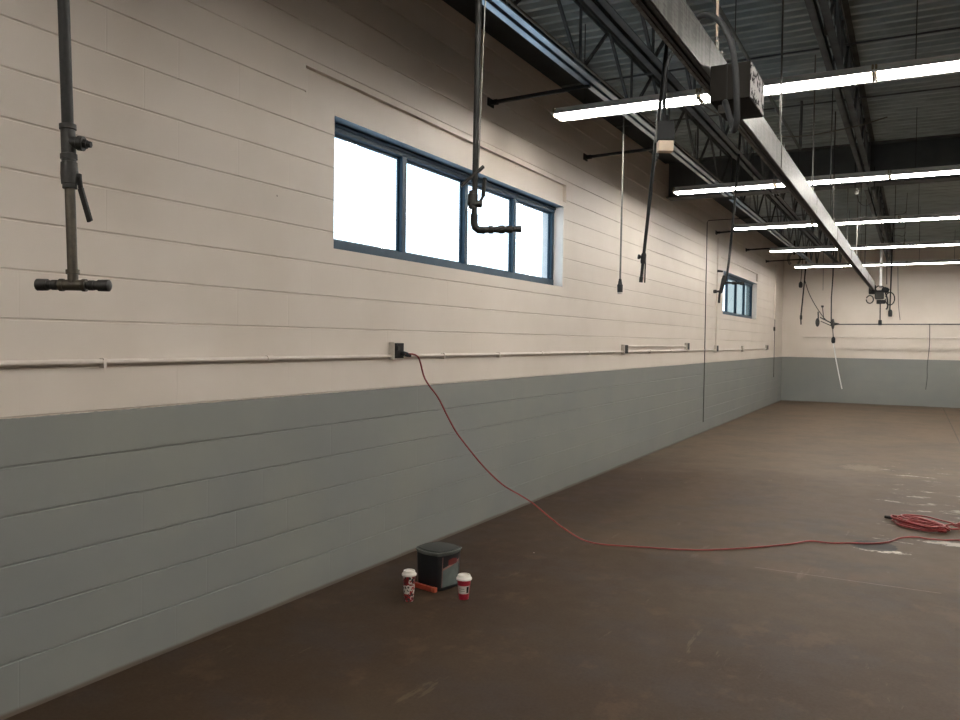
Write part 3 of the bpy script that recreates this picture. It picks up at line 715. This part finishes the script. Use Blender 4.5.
# trolley at the end of the rail
X, Z = railpt(RY1)
r = thing('rail_trolley', 'dark trolley with looped cables at the far end of the overhead rail', 'trolley', (X+.04, RY1+.15, Z-.22))
q = lambda x, z, dy=0: V(x, dy, z)
obj('trolley_body', box(B(), (-.16,-.12,.14), (-.02,.10,.34)), 'plate', r, bevel=.02)
obj('gear_housing', box(B(), (-.04,-.14,.03), (.14,.08,.22)), 'slot', r, bevel=.02)
obj('lower_bracket', box(B(), (.0,-.13,-.07), (.17,.05,.01)), 'plate', r, bevel=.01)
obj('roller', turned(B(), (.10,-.16,.24), (.24,-.16,.20), [(0,.04),(.3,.06),(.7,.06),(1,.04)], 12), 'cable', r, smooth=True)
for cx, rr, sc in ((-.13, .07, 1.2), (.26, .09, 1.5), (.06, .08, .8)):
    bm = B(); tube(bm, [V(cx+rr*math.cos(t*PI/10), -.15, (.02 if cx < 0 else .03)+(.22 if .0 < cx < .1 else 0)+rr*sc*math.sin(t*PI/10)) for t in range(-10, 10)], .013, 6); obj('cable_loop', bm, 'cable', r, smooth=True)
obj('drop_cord', tube(B(), spline([V(.17,-.15,.16), V(.21,-.15,.02), V(.22,-.15,-.14), V(.19,-.15,-.2)], 5), .018, 6), 'cable', r, smooth=True)
r = thing('hanging_cord_drop', 'cord drop below the trolley ending in a square dark plug', 'cord drop', (2.605, 19.45, 2.08))
obj('cord', tube(B(), [(0,0,.05),(-.005,0,.50)], .012, 6), 'cable', r, smooth=True)
obj('plug', box(B(), (-.035,-.03,-.05), (.035,.03,.06)), 'cable', r, bevel=.01)
obj('plug_face', box(B(), (-.03,-.025,-.075), (.03,.025,-.05)), 'box', r)
r = thing('hanging_cord_drop', 'dark cord drop hanging from the roof just right of the trolley', 'cord drop', (2.80, 19.35, 2.28))
obj('cord', tube(B(), [(-.01,0,.05),(0,0,.8),(.015,0,DECK-2.28)], .016, 6), 'cable', r, smooth=True)
obj('plug', turned(B(), (0,0,-.07), (0,0,.08), [(0,.03),(.2,.04),(.8,.04),(1,.02)], 12), 'cable', r, smooth=True)
r = tag(obj('hanging_wire', tube(B(), [(2.72,19.3,2.9),(2.70,19.3,DECK)], .010, 6), 'darkrod', smooth=True), 'thin wire between the white hanger and the dark cord at the trolley', 'wire')
r = tag(obj('hanging_wire', tube(B(), spline([(2.99,19.4,2.14),(2.95,19.4,2.5),(2.93,19.4,3.0),(2.92,19.4,3.35)], 4), .006, 6), 'darkrod', smooth=True), 'thin wire hanging rightmost beside the trolley', 'wire')
# thin wires and loops between the lamp rows
for (x, y, z0, m, lab) in ((2.55, 8.05, 3.02, 'darkrod', 'thin wire hanging to the rail between first and second lamp rows'), (2.62, 11.4, 3.05, 'darkrod', 'thin wire hanging just beyond the second lamp row, left one'),
                           (2.98, 12.9, 3.05, 'darkrod', 'thin wire hanging beyond the second lamp row, right one')):
    tag(obj('hanging_wire', tube(B(), [(x,y,z0),(x,y,DECK)], .005, 6), m, smooth=True), lab, 'wire')
r = thing('ceiling_connector', 'small grey connector with thin cable loop hanging behind the second lamp row', 'connector', (2.60, 10.9, 3.46))
obj('connector_body', box(B(), (-.028,-.02,-.03), (.028,.02,.04)), 'rod', r, bevel=.004)
bm = B(); tube(bm, spline([V(-.02,0,.04), V(-.025,0,.4), V(-.03,0,DECK-3.46)], 4), .006, 6); tube(bm, spline([V(0,0,-.02), V(.03,0,-.12), V(.10,0,-.17), V(.17,0,-.12), V(.19,0,.02), V(.19,0,.3)], 5), .005, 6); obj('cable', bm, 'cable', r, smooth=True)
r = thing('ceiling_coil', 'tangled thin wires hanging between the third and fourth lamp rows', 'coil', (2.95, 15.8, 3.62))
bm = B()
for k in range(5): tube(bm, spline([V(-.12+.02*k, 0, -.25+.12*k), V(0,.02,-.22+.12*k), V(.10, 0, -.26+.13*k), V(.14,.02,-.18+.12*k)], 4), .006, 5)
tube(bm, [V(.12,0,-.3), V(.15,0,.62)], .005, 5)
obj('wires', bm, 'rod', r, smooth=True)
# curved cable under the joists left of the rail
tag(obj('sagging_cable', tube(B(), spline([(1.60,6.9,3.63),(1.9,7.6,3.52),(2.25,8.0,3.52),(2.7,8.2,3.60),(3.0,8.2,3.66)], 6), .007, 6), 'rod', smooth=True), 'thin sagging cable across the ceiling behind the nearest lamp row', 'cable')

# ------------------------------------------------------------------ red extension cords
ec = [(.085, 4.757, 1.482), (.13, 4.86, 1.462), (.132, 4.955, 1.30), (.197, 5.032, 1.165), (.239, 5.081, 1.045), (.285, 5.136, .92), (.326, 5.185, .835), (.405, 5.278, .689), (.469, 5.354, .585), (.544, 5.442, .485), (.631, 5.545, .405),
      (.702, 5.63, .335), (.77, 5.709, .25), (.844, 5.797, .158), (.912, 5.878, .085), (.99, 5.93, .03), (1.08, 5.95, .009)]
fl_ = [(1.209,5.953),(1.436,6.021),(1.652,6.083),(1.859,6.174),(2.052,6.326),(2.243,6.512),(2.434,6.735),(2.561,6.924),(2.708,6.939),(2.848,7.024),(2.988,7.092),(3.113,7.223),(3.196,7.426),(3.305,7.532),(3.413,7.52),(3.52,7.547),(3.628,7.613),(3.9,7.70),(4.3,7.75)]
ecs = spline(ec+[(a, b, .0085) for a, b in fl_], 5)
r = thing('extension_cord', 'red extension cord running from the wall outlet down across the floor', 'cord', (.07, 4.757, 1.485))
obj('cord', tube(B(), loc(ecs, r.location), .0062, 8), 'cord', r, smooth=True)
bm = B(); turned(bm, V(.0,-.003,.004), V(.035,.05,-.018), [(0,.015),(.5,.017),(.8,.012),(1,.008)], 12); obj('plug', bm, 'cable', r, smooth=True)
# the coil
def coil_pts(cx, cy, rx, ry, rot, turns, z0, seed, jig=.06):
    rnd = random.Random(seed); pts = []
    for i in range(turns*10):
        t = i/10*2*PI; k = 1+rnd.uniform(-jig, jig)*2.2; a = rx*k*math.cos(t); b = ry*k*math.sin(t)
        if i % 10 == 0: ox, oy, rr = rnd.uniform(-.04, .04), rnd.uniform(-.045, .045), rnd.uniform(-.12, .12)+rot
        pts.append((cx+ox+a*math.cos(rr)-b*math.sin(rr), cy+oy+a*math.sin(rr)+b*math.cos(rr), z0+.006*(i//10)+rnd.uniform(0, .006)))
    return pts
cp = [(3.12, 8.28, .01), (3.16, 8.22, .01)] + coil_pts(3.345, 8.02, .235, .125, -.75, 9, .009, 3) + [(3.56, 7.86, .03), (3.62, 8.0, .02)] + coil_pts(3.90, 8.16, .26, .12, .30, 7, .009, 5)
tag(obj('coiled_cord', tube(B(), spline(cp, 4), .0066, 7), 'cord', smooth=True), 'tangled coil of red extension cord lying on the floor at the right', 'cord')
bm = B(); turned(bm, (3.06,8.25,.015), (3.13,8.24,.013), [(0,.013),(.6,.014),(.8,.011),(1,.008)], 12)
pass
o_ = obj('plug', bm, 'plate', bpy.data.objects['coiled_cord'], smooth=True)

# ------------------------------------------------------------------ things on the floor
def rsq(a, rad, n=8, bulge=0.0):
    """rounded square outline"""
    pts = []
    for ci, (sx, sy) in enumerate(((1,1),(-1,1),(-1,-1),(1,-1))):
        for k in range(n+1):
            t = PI/2*ci + PI/2*k/n
            x = sx*(a-rad)+rad*math.cos(t); y = sy*(a-rad)+rad*math.sin(t); pts.append((x, y))
    if bulge:
        out = []
        for i in range(len(pts)):
            p, q = pts[i], pts[(i+1) % len(pts)]; out.append(p)
            if math.hypot(q[0]-p[0], q[1]-p[1]) > rad*.6:
                for k in range(1, 10):
                    t = k/10; x = p[0]+(q[0]-p[0])*t; y = p[1]+(q[1]-p[1])*t; l = math.hypot((p[0]+q[0])/2, (p[1]+q[1])/2)
                    e = bulge*4*t*(1-t); out.append((x+(p[0]+q[0])/2/l*e, y+(p[1]+q[1])/2/l*e))
        pts = out
    return pts
def loft(bm, sections):
    rings = [[bm.verts.new((x, y, z)) for x, y in pts] for pts, z in sections]
    for a, b in zip(rings, rings[1:]):
        n = len(a)
        for k in range(n): bm.faces.new((a[k], a[(k+1)%n], b[(k+1)%n], b[k]))
    bm.faces.new(rings[0][::-1]); bm.faces.new(rings[-1]); return bm
r = thing('plastic_bucket', 'square black plastic bucket with charcoal lid standing on the floor by the wall', 'bucket', (.589, 4.421, 0), math.radians(-12.8))
H = .240
obj('tub_body', loft(B(), [(rsq(.098,.028,6,.004), 0), (rsq(.101,.03,6,.004), .006), (rsq(.108,.032,6,.010), H-.025), (rsq(.109,.032,6,.010), H)]), 'tub', r, smooth=True)
obj('rim', loft(B(), [(rsq(.109,.034,6,.013), H-.018), (rsq(.112,.036,6,.014), H-.014), (rsq(.113,.036,6,.014), H-.002), (rsq(.117,.036,6,.015), H), (rsq(.117,.036,6,.015), H+.005), (rsq(.110,.034,6,.014), H+.006)]), 'rim', r, smooth=True)
obj('lid', loft(B(), [(rsq(.112,.034,6,.014), H+.002), (rsq(.111,.034,6,.014), H+.008), (rsq(.102,.03,6,.012), H+.006), (rsq(.099,.03,6,.012), H+.010), (rsq(.095,.03,6,.011), H+.011)]), 'lid', r, smooth=True)
# printed label on the right-hand face (local +x side)
def facept(y, z, e=.0015):
    t = z/H; a = .1005+.0090*t; u = (y/(a-.03)+1)/2; u = min(max(u, 0), 1)
    return (a+(.004+.006*t)*4*u*(1-u)+e, y, z)
def patch(poly_fn, ys, e):
    bm = B()
    for a, b in zip(ys, ys[1:]):
        (l0, h0), (l1, h1) = poly_fn(a), poly_fn(b); K = 4
        for k in range(K):
            za, zb, zc, zd = l0+(h0-l0)*k/K, l1+(h1-l1)*k/K, l1+(h1-l1)*(k+1)/K, l0+(h0-l0)*(k+1)/K
            bm.faces.new([bm.verts.new(p) for p in (facept(a, za, e), facept(b, zb, e), facept(b, zc, e), facept(a, zd, e))])
    return bm
ys = [-.072+.144*i/14 for i in range(15)]
obj('label', patch(lambda y: (.02, .128+.28*(y+.072)), ys, .0016), 'label', r)
obj('label_stripe', patch(lambda y: (.128+.28*(y+.072), .142+.30*(y+.072)), ys, .0018), 'pink', r)
for y0 in (-.078, .070): obj('label_edge', patch(lambda y: (.02 if y0 < 0 else .15, H-.026), [y0, y0+.004], .002), 'pink', r)
obj('label_print', patch(lambda y: (.155+.1*abs(y), .198-.2*abs(y-.01)), [-.03+.08*i/8 for i in range(9)], .002), 'redprint', r)
r = thing('orange_bar', 'short flat orange red bar lying against the base of the black bucket', 'bar', (.572, 4.2955, 0), math.radians(-12.8))
obj('bar_body', box(B(), (-.105, -.012, 0), (.088, .012, .030)), 'orange', r, bevel=.003)
obj('bar_tip', box(B(), (.060, -.0135, .002), (.0895, .0135, .0315)), simple('bright_orange_plastic', (.48,.10,.05,1), .4, var=.05), r, bevel=.002)

def cup(name, x, y, h, r0, r1, body, lab):
    c = thing(name, lab, 'cup', (x, y, 0))
    obj('cup_body', lathe(B(), [(r0*.9, 0), (r0, .001), (r0, .006), (r1, h-.012), (r1+.002, h-.008), (r1+.002, h-.006), (r1-.002, h-.005)], seg=36), body, c, smooth=True)
    obj('lid', lathe(B(), [(r1+.002, h-.017), (r1+.0052, h-.016), (r1+.0055, h-.007), (r1+.003, h-.004), (r1-.001, h-.001), (r1-.004, h+.010), (r1-.006, h+.013), (r1-.010, h+.013), (r1-.013, h+.007), (.001, h+.006)], seg=36), 'cuplid', c, smooth=True)
    return c
cup('paper_cup', .595, 4.068, .172, .029, .039, 'pattern', 'tall paper cup with patterned red, black and white print and white lid')
c = cup('paper_cup', .865, 4.268, .137, .030, .043, 'cupred', 'red paper cup with pale label and white lid right of the bucket')
def curved(bm, a0, a1, z0, z1, e, rf):
    n = 14
    for i in range(n):
        p, q = a0+(a1-a0)*i/n, a0+(a1-a0)*(i+1)/n
        bm.faces.new([bm.verts.new(((rf(z)+e)*math.cos(t), (rf(z)+e)*math.sin(t), z)) for t, z in ((p,z0),(q,z0),(q,z1),(p,z1))])
    return bm
rf = lambda z: .030+.013*(z-.006)/.119
cam_a = math.atan2(-4.268, 3.257-.865)
obj('label', curved(B(), cam_a-1.15, cam_a+1.05, .038, .088, .0008, rf), 'cuplabel', c)
obj('label_mark', curved(B(), cam_a+.42, cam_a+.82, .044, .083, .0016, rf), 'plate', c)
obj('label_line', curved(B(), cam_a-.9, cam_a+.15, .055, .058, .0016, rf), 'rim', c)
obj('label_line', curved(B(), cam_a-.9, cam_a+.05, .068, .071, .0016, rf), 'rim', c)

# ------------------------------------------------------------------ daylight
w = bpy.data.worlds.new('overcast_sky'); scn.world = w; w.use_nodes = True
nt = w.node_tree; bg = nt.nodes['Background']
tc = N(nt, 'ShaderNodeTexCoord'); sp = N(nt, 'ShaderNodeSeparateXYZ'); L(nt, tc.outputs['Generated'], sp.inputs[0])
sky = mixc(nt, ramp(nt, sp.outputs[2], -.02, .5), (.80, .92, 1.0, 1), (.56, .79, 1.0, 1))
L(nt, mixc(nt, ramp(nt, sp.outputs[2], -.06, .0), (.42, .56, .68, 1), sky), bg.inputs[0])     # dim ground below the horizon
bg.inputs[1].default_value = 3.2

# ------------------------------------------------------------------ camera
R_ = Vector((.8800, .4744, .01347)); 
yaw, pit, rol = -.49455, -.02453, .01347
f = Vector((math.sin(yaw)*math.cos(pit), math.cos(yaw)*math.cos(pit), math.sin(pit)))
Rr = f.cross(Vector((0,0,1))).normalized(); U = Rr.cross(f)
R2 = Rr*math.cos(rol)+U*math.sin(rol); U2 = U*math.cos(rol)-Rr*math.sin(rol)
cd = bpy.data.cameras.new('camera'); cam = bpy.data.objects.new('camera', cd); COL.objects.link(cam)
cam.matrix_world = Matrix(((R2.x,U2.x,-f.x,3.257),(R2.y,U2.y,-f.y,0),(R2.z,U2.z,-f.z,1.586),(0,0,0,1)))
cd.sensor_width = 36; cd.lens = 803.36/960*36; cd.clip_start = .05; cd.clip_end = 200
scn.camera = cam
vs = scn.view_settings; vs.view_transform = 'Standard'; vs.look = 'None'; vs.gamma = 1; vs.use_curve_mapping = False; vs.exposure = 0
